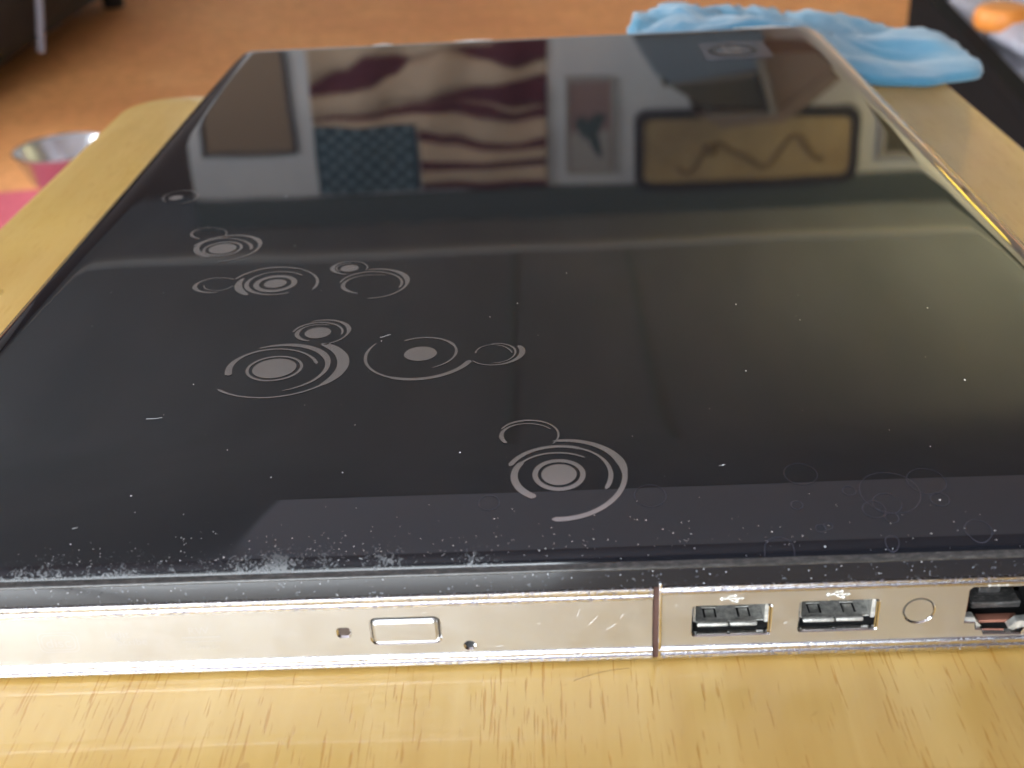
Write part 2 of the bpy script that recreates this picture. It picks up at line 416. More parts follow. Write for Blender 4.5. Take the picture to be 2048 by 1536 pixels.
q = MB(); q.prism([(140, 1440), (190, 1500), (250, 1475), (285, 1400), (240, 1395), (205, 1430), (175, 1400)][::-1], lambda u, w_, d: (u, d, w_), 4974, 4977); q.prism([(205, 1500), (240, 1560), (270, 1580), (255, 1500), (235, 1470)], lambda u, w_, d: (u, d, w_), 4974, 4977); q.build('bird_shape', M_teal, t)
t = picture('framed_picture', 410, 1395, 1385, 1735, 'wide parchment panel with a wavy brown line in a thick dark rounded frame', 'picture', M_framedark, 34, M_parch, 50, 60)
pts = [(600 + 640 * k / 60, 4955, 1590 + 55 * math.sin(k / 60 * 4 * math.pi + .9) + 20 * math.sin(k * .37)) for k in range(61)]
q = MB(); q.tube(pts, 9, 6); q.lathe([(0, -30), (30, -20), (36, 0), (30, 20), (0, 30)], (740, 4957, 1560), 12); q.build('ink_line', M_ink, t)
t = picture('framed_picture', 1500, 1720, 1300, 1640, 'small dark picture in a pale frame at the right end of the wall', 'picture', M_mat_grey, 20, M_shelf, 24)
t = thing('wall_hood', (720, 4996, 1040), 'dark sloping hood with pale edges below the wide framed panel', 'hood')
P = lambda u, w_, d: (u, d, w_)
q = MB(); q.prism([(380, 1000), (900, 1000), (890, 1150), (540, 1195), (470, 1150)], P, 4700, 4990); q.build('blue_top', M_bluegrey, t)
q = MB(); q.prism([(520, 1205), (880, 1175), (930, 1320), (660, 1300)], P, 4720, 4990); q.build('body', M_shelf, t)
q = MB(); q.prism([(500, 1196), (890, 1160), (892, 1172), (505, 1206)], P, 4690, 4992); q.prism([(700, 1322), (945, 1322), (950, 1334), (690, 1334)], P, 4690, 4992)
q.prism([(870, 1100), (905, 1100), (975, 1330), (945, 1330)], P, 4680, 4992); q.build('pale_edge', M_shelf3, t)
q = MB(); q.prism([(640, 1336), (960, 1336), (1180, 1190), (1250, 1200), (1000, 1380), (760, 1390)], P, 4730, 4990); q.prism([(976, 1330), (915, 1100), (1250, 1100), (1200, 1190)], P, 4740, 4990); q.build('brown_side', M_shelf2, t)

# lamp with a yellow shade standing right of the frame
lx, ly = 2200, 4150
t = thing('floor_lamp', (lx, ly, FLOOR), 'standing lamp with a glowing yellow shade right of the table', 'lamp')
q = MB(); q.lathe([(0, 0), (130, 0), (130, 18), (20, 30), (12, 60), (12, 1150), (0, 1150)], (lx, ly, FLOOR)); q.build('stand', M_blackpl, t, True, auto=40)
q = MB(); q.lathe([(210, 0), (130, 300), (127, 300), (207, 0)], (lx, ly, 560)); q.build('lamp_shade', M_yellow, t, True)
q = MB(); q.lathe([(0, -40), (28, -30), (40, 0), (28, 30), (0, 40)], (lx, ly, 800), 16); q.build('bulb', M_bulb, t, True)

# ------------------------------------------------------------------ wooden board and stand
tb = thing('wooden_table', (-22, 60, FLOOR), 'pale varnished wooden board with rounded corners carrying the closed laptop', 'table')
O = rrect(-211, 165, -330, 402, 24, 8); n = len(O)
def ins(d): return rrect(-211 + d, 165 - d, -330 + d, 402 - d, 24 - d, 8)
rings = [(4, -40), (0.8, -39.2), (0, -37.5), (0, -24.5), (.8, -22.7), (2.2, TABLE)]
v = []; f = []
for d, z in rings: v += [(x, y, z) for x, y in ins(d)]
for j in range(len(rings) - 1):
    for i in range(n): f.append((j * n + i, j * n + (i + 1) % n, (j + 1) * n + (i + 1) % n, (j + 1) * n + i))
f += [tuple(range(n))[::-1], tuple(range((len(rings) - 1) * n, len(rings) * n))]
obj('table_top', v, f, M_wood, tb, True, auto=40)
for x in (-190, 144):
    for y in (-310, 382):
        q = MB(); q.lathe([(0, 0), (11, 0), (13, 459), (0, 459)], (x + (0), y, FLOOR), 16); q.build('leg', M_blackpl, tb, True, auto=40)

# ------------------------------------------------------------------ the laptop
X0, X1, LL = -150.1, 107.0, 372.0
def Hh(x, y):
    def dr(d, r_, a, p): return a * max(0., 1 - max(d, 0) / r_) ** p
    return 6.0 - 1.25 * max(0., 1 - max(y, 0) / 2.0) ** 2 - math.sqrt(dr(y, 39, 4.3, 2.4) ** 2 + dr(LL - y, 9, 4.2, 2.8) ** 2 + dr(x - X0, 11, 4.7, 2.6) ** 2 + dr(X1 - x, 12, 4.7, 2.6) ** 2)
lap = thing('laptop', ((X0 + X1) / 2, LL / 2, TABLE), 'closed laptop with glossy black lid printed with silver circles and worn chrome sides', 'laptop')
CR = 8.
def loop(off, y_shift=0): return rrect(X0 - off, X1 + off, -off, LL + off, CR + off, 8, 34)
# base shell
core = MB(); pr_ = rrect(X0 + 3, X1 - 3, 12, LL - 3, 11, 6); core.prism(pr_, lambda u, w_, d: (u, w_, d), -21.0, -1.0)
core.build('base', M_dark, lap)
def sweep(name, path, prof, mat, parent, smooth=True, closed=False, auto=35, ends=True):
    # path: list of (x, y, nx, ny); prof: list of (offset, z)
    n = len(prof); v = []; f = []
    for x, y, nx, ny in path: v += [(x + nx * o_, y + ny * o_, z) for o_, z in prof]
    L_ = len(path)
    for i in range(L_ if closed else L_ - 1):
        a = i * n; b = ((i + 1) % L_) * n
        for k in range(n - 1): f.append((a + k, b + k, b + k + 1, a + k + 1))
        if not name == 'lid_rim': f.append((a + n - 1, b + n - 1, b, a))
    if not closed and ends: f += [tuple(range(n)), tuple(range((L_ - 1) * n, L_ * n))[::-1]]
    return obj(name, v, f, mat, parent, smooth, auto=auto)
def opath(xs, xe):            # counter-clockwise path from (xs,0) round the laptop to (xe,0)
    P_ = [(xs, 0, 0, -1)]
    for cx, cy, a0 in ((X1 - CR, CR, -90), (X1 - CR, LL - CR, 0), (X0 + CR, LL - CR, 90), (X0 + CR, CR, 180)):
        for k in range(9):
            a = R(a0 + 90 * k / 8); c_, s_ = math.cos(a), math.sin(a); P_.append((cx + CR * c_, cy + CR * s_, c_, s_))
    P_.append((xe, 0, 0, -1)); return P_
full = opath(-.9 + 1.1, -.9)
sweep('base_band', opath(-.2, -.2)[:-1] + [(-.201, 0, 0, -1)], [(-6, -1.0), (-.9, -1.0), (-.35, -1.15), (-.2, -1.5), (.1, -5.0), (-.2, -5.3), (-6, -5.3)], M_band, lap, ends=False)
PIECES = (('right', .15, X0 + 60), )
def bead(path, prof): return sweep('chrome_trim', path, prof, M_chrome, lap)
up = [(-6, -4.9), (.0, -4.85), (.42, -5.1), (.5, -5.45), (.15, -5.75), (.15, -5.85), (.5, -6.1), (.5, -6.4), (.1, -6.7), (0, -7.0), (-6, -7.0)]
upl = [(-6, -4.9), (.0, -4.9), (.45, -5.2), (.55, -5.8), (.45, -6.3), (.12, -6.6), (.12, -6.75), (.5, -7.0), (.5, -7.5), (.1, -7.8), (-6, -7.8)]
lo = [(-6, -18.3), (0, -18.3), (.35, -18.6), (.5, -19.1), (.35, -19.6), (.05, -19.85), (.05, -19.95), (.35, -20.2), (.4, -20.7), (.1, -21.2), (-.6, -21.5), (-6, -21.5)]
bead(opath(.15, X0 + CR)[:-1], up); bead([(X0 + CR, 0, 0, -1), (-.9, 0, 0, -1)], upl)
bead(opath(.15, X0 + CR)[:-1], lo); bead([(X0 + CR, 0, 0, -1), (-.9, 0, 0, -1)], lo)
pth = [p for p in opath(92, X0 + CR)[:-1]]
sweep('side_panel', pth, [(-4, -7.0), (0, -7.0), (0, -18.3), (-4, -18.3)], M_satin, lap)
box('seam_edge', (.12, -.42, -21.2), (.62, 2, -4.2), M_polish, lap, .12)
q = MB(); q.box((-.95, .6, -21.4), (.14, 3, -4.8)); q.build('seam', M_gap, lap)

def plate(name, outer, holes, mat, parent, y=0., ch=.22, depth=1.3, edge_mat=None):
    """thin vertical panel facing the camera; every hole has a small chamfer and a wall"""
    def grow(P_, d):
        cx = sum(p[0] for p in P_) / len(P_); cz = sum(p[1] for p in P_) / len(P_); out = []
        n = len(P_)
        for i in range(n):
            a, b, c_ = Vector(P_[i - 1]), Vector(P_[i]), Vector(P_[(i + 1) % n])
            e1 = (b - a).normalized(); e2 = (c_ - b).normalized(); nn = Vector((e1.y, -e1.x)) + Vector((e2.y, -e2.x))
            k = nn.length
            if k < 1e-6: out.append(P_[i]); continue
            nn /= k; s = d / max(.4, nn.dot(Vector((e1.y, -e1.x)))); out.append((b.x + nn.x * s, b.y + nn.y * s))
        return out
    bm = bmesh.new(); b = org[parent.name]
    def V(p, yy): return bm.verts.new((Vector((p[0], yy, p[1])) - b) * MM)
    loops = [outer] + [grow(h, ch) for h in holes]; vs = []; es = []
    for lp in loops:
        vv = [V(p, y) for p in lp]; vs.append(vv)
        for i in range(len(vv)): es.append(bm.edges.new((vv[i], vv[(i + 1) % len(vv)])))
    bmesh.ops.triangle_fill(bm, use_beauty=True, use_dissolve=False, edges=es, normal=(0, -1, 0))
    for vv, h in zip(vs[1:], holes):
        w1_ = [V(p, y + ch) for p in h]; w2_ = [V(p, y + depth) for p in h]; n = len(h)
        for i in range(n):
            j = (i + 1) % n
            fc_ = bm.faces.new((vv[i], vv[j], w1_[j], w1_[i])); fc_.material_index = 1
            fc_ = bm.faces.new((w1_[i], w1_[j], w2_[j], w2_[i])); fc_.material_index = 1
    bk = [V(p, y + depth) for p in outer]; n = len(outer)
    for i in range(n): bm.faces.new((vs[0][i], vs[0][(i + 1) % n], bk[(i + 1) % n], bk[i]))
    bmesh.ops.recalc_face_normals(bm, faces=bm.faces)
    me = bpy.data.meshes.new(name); bm.to_mesh(me); bm.free()
    me.materials.append(mat); me.materials.append(edge_mat or M_polish)
    o = bpy.data.objects.new(name, me); scene.collection.objects.link(o); o.parent = parent; org[o.name] = b
    return o
XZ = lambda u, w_, d: (u, d, w_)
# port panel
usb = [rrect(6.1, 19.6, -16.25, -9.75, .5, 3), rrect(24.6, 38.1, -15.95, -9.45, .5, 3)]
cap = [(45.1 + 2.62 * math.cos(R(a)), -12.15 + 2.62 * math.sin(R(a))) for a in range(0, 360, 12)]
rj = [(53.4, -15.0), (55.2, -15.1), (55.5, -16.6), (56.6, -16.7), (57.0, -17.7), (63.4, -17.9), (63.9, -16.8), (65.0, -16.6), (65.3, -15.2), (67.1, -15.1), (67.1, -8.1), (66.6, -7.6), (53.9, -7.5), (53.4, -8.0)]
pp = plate('port_panel', [(.62, -18.3), (92, -18.3), (92, -7.0), (.62, -7.0)], usb + [cap, rj], M_satin, lap)
for k, U in enumerate(usb):
    ux0 = min(p[0] for p in U); uz0 = min(p[1] for p in U)
    q = MB()   # open-fronted dark box
    a = (ux0 - .5, 1.3, uz0 - .4); b_ = (ux0 + 14, 11.5, uz0 + 6.9)
    q.box((a[0], b_[1] - .5, a[2]), (b_[0], b_[1], b_[2])); q.box((a[0], a[1], a[2]), (b_[0], b_[1], a[2] + .3)); q.box((a[0], a[1], b_[2] - .3), (b_[0], b_[1], b_[2]))
    q.box((a[0], a[1], a[2]), (a[0] + .3, b_[1], b_[2])); q.box((b_[0] - .3, a[1], a[2]), (b_[0], b_[1], b_[2]))
    port = q.build('usb_port', M_dark, lap)
    # steel shell floor with two sprung windows
    fz = uz0 + 1.35; q = MB(); X = ux0 + .75; Wd = 12.0
    for xa, xb in ((0, 1.6), (4.0, 7.6), (10.0, Wd)): q.box((X + xa, 2.3, fz - .25), (X + xb, 10.8, fz))
    for xa, xb in ((1.6, 4.0), (7.6, 10.0)): q.box((X + xa, 2.3, fz - .25), (X + xb, 3.2, fz)); q.box((X + xa, 6.0, fz - .25), (X + xb, 10.8, fz)); q.box((X + xa + .5, 3.7, fz - .75), (X + xb - .3, 6.0, fz - .45))
    q.box((X + Wd, 1.6, fz), (X + Wd + .5, 10.8, fz + 4.2)); q.box((X - .4, 2.2, fz), (X, 10.8, fz + 4.0))
    q.build('shell', M_portmetal, port)
    for xa, xb in ((.2, 5.75), (5.95, Wd - 1.2)):
        lip = box('shell_lip', (X + xa, 1.2, fz - .55), (X + xb, 2.4, fz + .22), M_portmetal, port, .3)
    box('tongue', (X + .8, 7.5, uz0 + 4.3), (X + 11.2, 11, uz0 + 5.6), M_dark, port)
    q = MB(); q.box((ux0 + 13.1, .25, uz0 + .3), (ux0 + 13.35, 1.6, uz0 + 6.0)); q.build('bright_side', M_polish, port)
    # trident mark: flat print
    cx, cz = (12.75, -8.15) if k == 0 else (30.93, -7.95); q = MB(); Y0, Y1 = -.03, -.012
    def seg(pa, pb, w_):
        a, b2 = Vector(pa), Vector(pb); d = (b2 - a).normalized(); n_ = Vector((-d.y, d.x)) * w_ / 2
        q.prism([tuple(a - n_), tuple(b2 - n_), tuple(b2 + n_), tuple(a + n_)], lambda u, ww, dd: (cx + u, dd, cz + ww), Y0, Y1)
    def dot(x, z, r_): q.prism([(x + r_ * math.cos(R(t_)), z + r_ * math.sin(R(t_))) for t_ in range(0, 360, 30)], lambda u, ww, dd: (cx + u, dd, cz + ww), Y0, Y1)
    seg((-1.7, 0), (1.6, 0), .2); dot(-1.75, 0, .36)
    q.prism([(1.4, -.26), (2.15, 0), (1.4, .26)], lambda u, ww, dd: (cx + u, dd, cz + ww), Y0, Y1)
    seg((-1.1, 0), (-.35, .62), .18); seg((-.35, .62), (.35, .62), .18); dot(.5, .62, .26)
    seg((-.55, 0), (.15, -.62), .18); seg((.15, -.62), (.6, -.62), .18)
    q.prism([(.55, -.85), (1.05, -.85), (1.05, -.37), (.55, -.37)], lambda u, ww, dd: (cx + u, dd, cz + ww), Y0, Y1)
    q.build('trident_mark', M_white_ink, lap)
# blind round cap
q = MB(); q.prism([(45.1 + 2.42 * math.cos(R(a)), -12.15 + 2.42 * math.sin(R(a))) for a in range(0, 360, 8)], XZ, .12, 1.2); rc = q.build('round_cap', M_satin, lap)
q = MB(); q.prism([(45.1 + 2.7 * math.cos(R(a)), -12.15 + 2.7 * math.sin(R(a))) for a in range(0, 360, 12)], XZ, .9, 1.3); q.build('cap_recess', M_dark, rc)
# network jack
q = MB()
q.box((52.8, 12, -18.5), (67.6, 12.4, -7)); q.box((52.8, 1.3, -18.6), (67.6, 12, -18.2)); q.box((52.8, 1.3, -7.3), (67.6, 12, -7)); q.box((52.8, 1.3, -18.5), (53.1, 12, -7)); q.box((67.4, 1.3, -18.5), (67.6, 12, -7))
jk = q.build('network_jack', M_dark, lap)
box('floor_block', (55.8, 4.2, -15.6), (64.4, 11.5, -14.2), M_rim, jk, .2)
box('floor_block', (57.6, 6.5, -14.2), (61.6, 11.5, -12.9), M_rim, jk, .3)
box('contact_strip', (56.6, 2.2, -17.2), (63.6, 4, -16.6), M_copper, jk, .1)
q = MB(); q.prism([(53.45, -14.4), (55.0, -14.4), (55.6, -15.3), (56.5, -16.4), (55.6, -16.6), (53.45, -15.6)], XZ, .5, 2.0); q.prism([(67.0, -14.2), (65.4, -13.6), (64.7, -15.4), (62.6, -15.6), (61.2, -17.0), (62.0, -17.5), (64.4, -16.6), (67.0, -15.0)], XZ, .5, 2.0)
q.build('metal_tab', M_portmetal, jk)
q = MB(); x = 56.2
for sh in (0, 1, 0, 1, 0):
    q.prism([(x - .28, -5.55 - .9), (x + .28, -6.45), (x, -6.95)] if sh == 0 else [(x + .16 * math.cos(R(t_)), -6.7 + .16 * math.sin(R(t_))) for t_ in range(0, 360, 45)], XZ, -.56, -.52); x += .75
q.build('network_mark', M_white_ink, lap)

# optical drive bezel
bt = rrect(-50.2, -38.2, -15.75, -10.35, 1.0, 5)
led = rrect(-56.05, -54.15, -13.95, -12.25, .5, 4)
pin = [(-33.1 + .78 * math.cos(R(a)), -16.85 + .78 * math.sin(R(a))) for a in range(0, 360, 20)]
bz = plate('drive_bezel', [(X0 + CR, -18.3), (-.95, -18.3), (-.95, -7.8), (X0 + CR, -7.8)], [bt, led, pin], M_satin, lap, ch=.34)
q = MB(); q.box((-51.2, 1.3, -17), (-37.2, 2, -9.5)); q.box((-56.6, 1.3, -14.4), (-53.6, 2, -11.8)); q.box((-34.2, 1.3, -17.8), (-32, 3, -15.8)); q.build('backing', M_dark, bz)
# button: raised pillow with bevel
O = [rrect(-50.2 + .22 + d, -38.2 - .22 - d, -15.75 + .22 + d, -10.35 - .22 - d, max(.2, .85 - d * .6), 5) for d in (0, 0, .18, .5, .95)]
Y = [1.25, .1, -.22, -.38, -.38]; v = []; f = []; n = len(O[0])
for P_, yy in zip(O, Y): v += [(u, yy, w_) for u, w_ in P_]
for j in range(4):
    for i in range(n): f.append((j * n + i, j * n + (i + 1) % n, (j + 1) * n + (i + 1) % n, (j + 1) * n + i))
f.append(tuple(range(4 * n, 5 * n)))
obj('eject_button', v, f, M_satin, bz, False)
q = MB(); q.prism(rrect(-56.05, -54.15, -13.95, -12.25, .5, 4), XZ, .3, 1.2); q.build('indicator_window', M_led, bz)
# faint format marks on the bezel (worn print)
def text(s, x, z, size, mat, parent, nm, y=-.02):
    cu = bpy.data.curves.new(nm, 'FONT'); cu.body = s; cu.size = size * MM; cu.extrude = .004 * MM
    t_ = bpy.data.objects.new(nm, cu); scene.collection.objects.link(t_)
    dg = bpy.context.evaluated_depsgraph_get(); me = bpy.data.meshes.new_from_object(t_.evaluated_get(dg)); bpy.data.objects.remove(t_)
    vs = [(x + v_.co.x / MM, y + v_.co.z / MM, z + v_.co.y / MM) for v_ in me.vertices]; fs = [tuple(p.vertices) for p in me.polygons]
    o_ = obj(nm, vs, fs, mat, parent); return o_
q = MB()
for zz in (0, .55):
    A = rrect(-109.6 + zz, -102.4 - zz, -15.6 + zz, -11.0 - zz, 1.2, 4)
    B_ = rrect(-109.6 + zz + .22, -102.4 - zz - .22, -15.6 + zz + .22, -11.0 - zz - .22, 1.0, 4); n = len(A)
    v = [(u, -.02, w_) for u, w_ in A] + [(u, -.02, w_) for u, w_ in B_]; q.add(v, [(i, (i + 1) % n, n + (i + 1) % n, n + i) for i in range(n)])
q.build('format_mark', M_faint, bz)
text('disc', -108.4, -14.4, 3.0, M_faint, bz, 'format_mark')
text('Light', -97.4, -12.6, 2.2, M_faint, bz, 'format_mark'); text('Scribe', -95.6, -14.4, 2.2, M_faint, bz, 'format_mark')
text('RW', -82.6, -12.4, 2.3, M_faint, bz, 'format_mark'); text('DVD+R DL', -83.6, -15.8, 1.35, M_faint, bz, 'format_mark')
q = MB(); q.box((-83.9, -.02, -14.1), (-77.0, -.01, -13.9)); q.box((-83.9, -.02, -13.2), (-77.0, -.01, -12.9)); q.build('format_mark', M_faint, bz)

# lid -------------------------------------------------------------
DS = [0, .2, .4, .6, .85, 1.1, 1.4, 1.7, 2.0, 2.6, 3.3, 4.2, 5.2, 6.4, 7.8, 9.4, 11.2, 13.2, 15.5, 18, 21, 24, 27, 30, 33, 36, 39, 43, 60, 80, 100]
v = []; f = []
for d in DS: v += [(x, y, Hh(x, y)) for x, y in rrect(X0 + d, X1 - d, d, LL - d, CR, 8, 34)]
n = len(v) // len(DS)
for j in range(len(DS) - 1):
    for i in range(n): f.append((j * n + i, j * n + (i + 1) % n, (j + 1) * n + (i + 1) % n, (j + 1) * n + i))
f.append(tuple(range((len(DS) - 1) * n, len(DS) * n)))
lid = obj('lid', v, f, M_lid, lap, True)
# object coordinates start at the laptop's base point; the dust film uses them, so shift to the world frame
rimpath = [(x, y, nx, ny) for x, y, nx, ny in opath(-.2, -.2)[:-1]] + [(-.201, 0, 0, -1)]
rp = []
for x, y, nx, ny in rimpath: rp.append((x, y, nx, ny))
def rim(path):
    v = []; f = []; den = []
    for i in range(len(path) - 1):
        a, b = path[i], path[i + 1]; L_ = math.hypot(b[0] - a[0], b[1] - a[1]); k_ = max(1, int(L_ / 6))
        for k in range(k_):
            t_ = k / k_; den.append(tuple(a[j] + (b[j] - a[j]) * t_ for j in range(4)))
    den.append(path[-1])
    pf = [(0, 0), (.35, -.10), (.7, -.28), (1.0, -.58), (1.2, -.98), (1.28, -1.45), (1.18, -1.9), (.85, -2.2), (-4, -2.25)]
    for x, y, nx, ny in den:
        h = Hh(x, y)
        for o_, dz in pf: v.append((x + nx * o_, y + ny * o_, max(-.55, h + dz * (h + .55) / 2.25)))
    n = len(pf)
    for i in range(len(den) - 1):
        for k in range(n - 1): f.append((i * n + k, (i + 1) * n + k, (i + 1) * n + k + 1, i * n + k + 1))
    return obj('lid_rim', v, f, M_rim, lap, True, auto=75)
rim(rimpath)

# printed circles
STROKES = [["disc",-16.2,20.18,3.23,[]],["arc",-16.2,20.18,4.23,[[0,0.98],[180,0.98],[360,0.98]]],["arc",-16.57,19.99,7.32,[[-124.3,1.35],[-147.1,1.45],[-182.6,1.3],[-209.2,1.13],[-214.9,0.5],[-237.6,0.5],[-272.2,0.5],[-295.5,0.46],[-316.7,0.41]],[0.068,-0.007]],["arc",-16.31,19.97,9.23,[[160.3,1.02],[134.0,0.96],[109.2,0.87],[86.6,0.83],[63.3,0.83],[60.9,0.5],[38.3,0.54],[11.7,0.76],[-3.5,0.88],[-18.6,0.92],[-27.2,0.65]],[0.033,0.002]],["arc",-15.95,19.66,11.44,[[96.4,0.23],[90.1,0.83],[76.7,0.97],[57.5,1.15],[36.3,1.41],[19.3,1.68],[7.9,1.33],[5.4,1.22],[1.5,0.97],[-16.0,0.96],[-38.0,0.99],[-57.5,0.98],[-81.8,1.02],[-99.3,1.06]],[0.024,0.015]],["arc",-21.86,33.09,4.67,[[-148.5,0.7],[-174.6,0.94],[-199.6,0.71],[-227.5,0.48],[-252.1,0.33],[-284.5,0.33],[-311.4,0.33],[-336.6,0.33]],[0.079,-0.029]],["arc",-21.69,33.25,5.57,[[155.5,0.33],[126.2,0.62],[100.7,0.58],[74.5,0.53],[55.2,0.48],[49.1,0.33],[18.1,0.42],[-4.7,0.42],[-22.3,0.33],[-37.2,0.23]],[0.033,-0.016]],["disc",-103.52,134.67,3.71,[]],["arc",-103.52,134.67,4.86,[[0,0.76],[180,0.76],[360,0.76]]],["arc",-103.28,135.19,7.21,[[-114.6,1.08],[-152.7,1.84],[-181.6,1.64],[-212.4,0.89],[-238.8,0.56],[-266.6,0.56],[-305.1,0.66],[-348.7,0.98],[-374.6,0.76]],[0.031,-0.119]],["arc",-103.06,134.95,9.32,[[165.3,0.55],[134.2,0.78],[109.4,0.67],[86.6,0.67],[59.9,1.0],[31.7,1.54],[16.0,1.2],[0.0,0.76],[-25.7,0.64],[-58.7,0.53],[-89.4,0.43]],[0.008,0.025]],["arc",-109.91,146.39,4.67,[[-117.4,0.56],[-161.1,0.79],[-201.6,0.57],[-235.7,0.34],[-277.9,0.34],[-331.8,0.34],[-366.9,0.34],[-397.7,0.33]],[0.06,-0.127]],["disc",-84.73,110.07,2.82,[]],["arc",-84.73,110.07,4.63,[[0,1.41],[180,1.41],[360,1.41]]],["arc",-84.51,110.47,7.27,[[-55.7,0.49],[-78.8,0.49],[-108.6,0.69],[-152.8,1.2],[-182.2,1.11],[-212.3,0.72],[-241.3,0.51],[-273.0,0.51],[-303.9,0.51],[-326.7,0.41]],[0.033,-0.035]],["arc",-84.83,110.53,9.1,[[-129.9,0.99],[-152.7,2.0],[-177.6,1.82],[-203.3,0.72]],[0.017,-0.036]],["arc",-85.01,109.78,10.77,[[160.3,0.72],[130.4,0.72],[109.7,0.73],[88.1,0.73],[70.7,0.72],[64.2,0.41],[31.1,0.61],[4.2,0.8],[-14.0,0.79],[-23.4,0.4]],[0.013,-0.042]],["arc",-99.8,110.6,4.89,[[-73.5,0.5],[-129.2,0.81],[-166.1,1.22],[-199.2,0.72],[-234.5,0.36],[-278.1,0.31],[-319.2,0.41]],[0.084,-0.024]],["arc",-99.14,110.67,3.6,[[-11.6,0.4],[-47.2,0.4],[-95.0,0.35],[-148.2,0.4],[-184.6,0.31]],[0.024,-0.035]],["disc",-67.07,117.86,2.35,[]],["arc",-66.98,118.15,4.28,[[-93.6,0.4],[-145.0,0.91],[-181.9,1.23],[-218.1,0.72],[-253.0,0.36],[-288.6,0.36],[-331.1,0.41],[-356.8,0.41],[-385.9,0.41]],[0.05,-0.054]],["arc",-67.38,118.15,2.88,[[-128.6,0.31],[-181.1,0.41],[-224.6,0.31],[-276.7,0.31]],[0.072,-0.056]],["arc",-60.56,107.47,6.18,[[-115.7,0.39],[-150.5,1.08],[-178.0,1.09],[-211.9,0.5],[-239.8,0.4],[-269.5,0.3],[-303.4,0.3]],[0.099,-0.013]],["arc",-60.5,107.72,7.56,[[172.0,0.5],[144.6,0.7],[115.8,0.61],[88.8,0.61],[56.8,0.5],[17.0,0.59],[-7.2,0.69],[-24.5,0.49]],[0.024,-0.047]],["arc",-60.04,107.82,8.74,[[104.2,0.41],[86.5,0.81],[59.4,1.11],[30.2,1.5],[15.0,1.49],[-7.9,0.78],[-41.4,0.58],[-68.3,0.48],[-92.5,0.38]],[-0.011,-0.008]],["disc",-69.62,81.18,3.01,[]],["arc",-69.79,81.24,4.42,[[-104.7,0.45],[-149.4,1.0],[-184.4,1.01],[-220.7,0.46],[-257.4,0.32],[-300.2,0.32]],[0.044,-0.013]],["arc",-69.72,81.03,5.63,[[170.6,0.55],[136.8,0.65],[102.0,0.56],[66.4,0.56],[24.4,0.55],[4.6,0.55],[-13.2,0.36]],[0.018,-0.027]],["arc",-69.46,81.3,6.72,[[111.9,0.47],[88.3,0.56],[62.9,0.74],[29.0,1.01],[13.5,1.1],[-18.6,0.45],[-47.4,0.45],[-71.1,0.45]],[0.026,0.009]],["disc",-76.57,64.54,4.76,[]],["arc",-76.57,64.54,5.69,[[0,0.65],[180,0.65],[360,0.65]]],["arc",-76.93,64.49,9.41,[[-164.5,1.64],[-191.4,1.4],[-216.6,0.89],[-242.2,0.72],[-265.4,0.54],[-292.7,0.53],[-325.0,0.61],[-351.3,0.87]],[0.021,-0.054]],["arc",-76.42,64.77,11.09,[[120.1,0.45],[100.8,0.9],[77.3,1.44],[48.4,1.51],[25.6,1.58],[4.2,1.12],[-23.0,0.85],[-49.3,0.59],[-72.0,0.33]],[0.025,-0.001]],["arc",-76.16,64.82,13.78,[[52.7,1.34],[40.6,2.05],[17.0,2.62],[-1.5,2.58],[-19.3,2.12],[-34.9,1.26],[-38.0,0.59],[-60.0,0.58],[-88.1,0.5],[-116.4,0.5],[-141.0,0.76]],[0.049,0.0]],["disc",-45.19,68.84,3.59,[]],["arc",-45.14,69.11,7.68,[[123.7,0.71],[106.1,0.53],[79.8,0.53],[53.8,0.62],[32.0,0.88],[19.5,0.52],[-1.9,0.6],[-38.0,0.51],[-67.5,0.25]],[0.014,0.011]],["arc",-45.29,68.89,11.77,[[150.2,0.35],[170.2,0.7],[190.1,0.69],[218.3,0.59],[243.4,0.59],[246.0,1.09],[267.7,1.08],[292.6,1.17],[315.8,1.17],[340.5,1.36]],[0.012,0.01]],["arc",-29.07,67.56,4.07,[[173.3,0.43],[134.4,0.35],[97.7,0.26],[49.8,0.34],[0.4,0.34]],[-0.036,-0.071]],["arc",-28.6,67.7,5.55,[[-149.5,0.34],[-121.4,0.34],[-89.8,0.42],[-49.6,0.76],[-9.8,1.27],[18.7,1.29],[34.6,0.86]],[0.028,0.043]],["arc",-28.71,67.82,4.43,[[103.8,0.35],[68.1,0.43],[31.4,0.52],[-0.4,0.43],[-41.4,0.34],[-96.9,0.25]],[-0.027,0.018]],["disc",-127.14,177.09,2.21,[]],["arc",-125.8,177.59,5.5,[[-130.3,0.47],[-178.6,0.63],[-229.0,0.32],[-264.8,0.32],[-314.8,0.64],[-357.0,0.79],[-400.2,0.47],[-437.9,0.31]],[-0.029,-0.076]]]
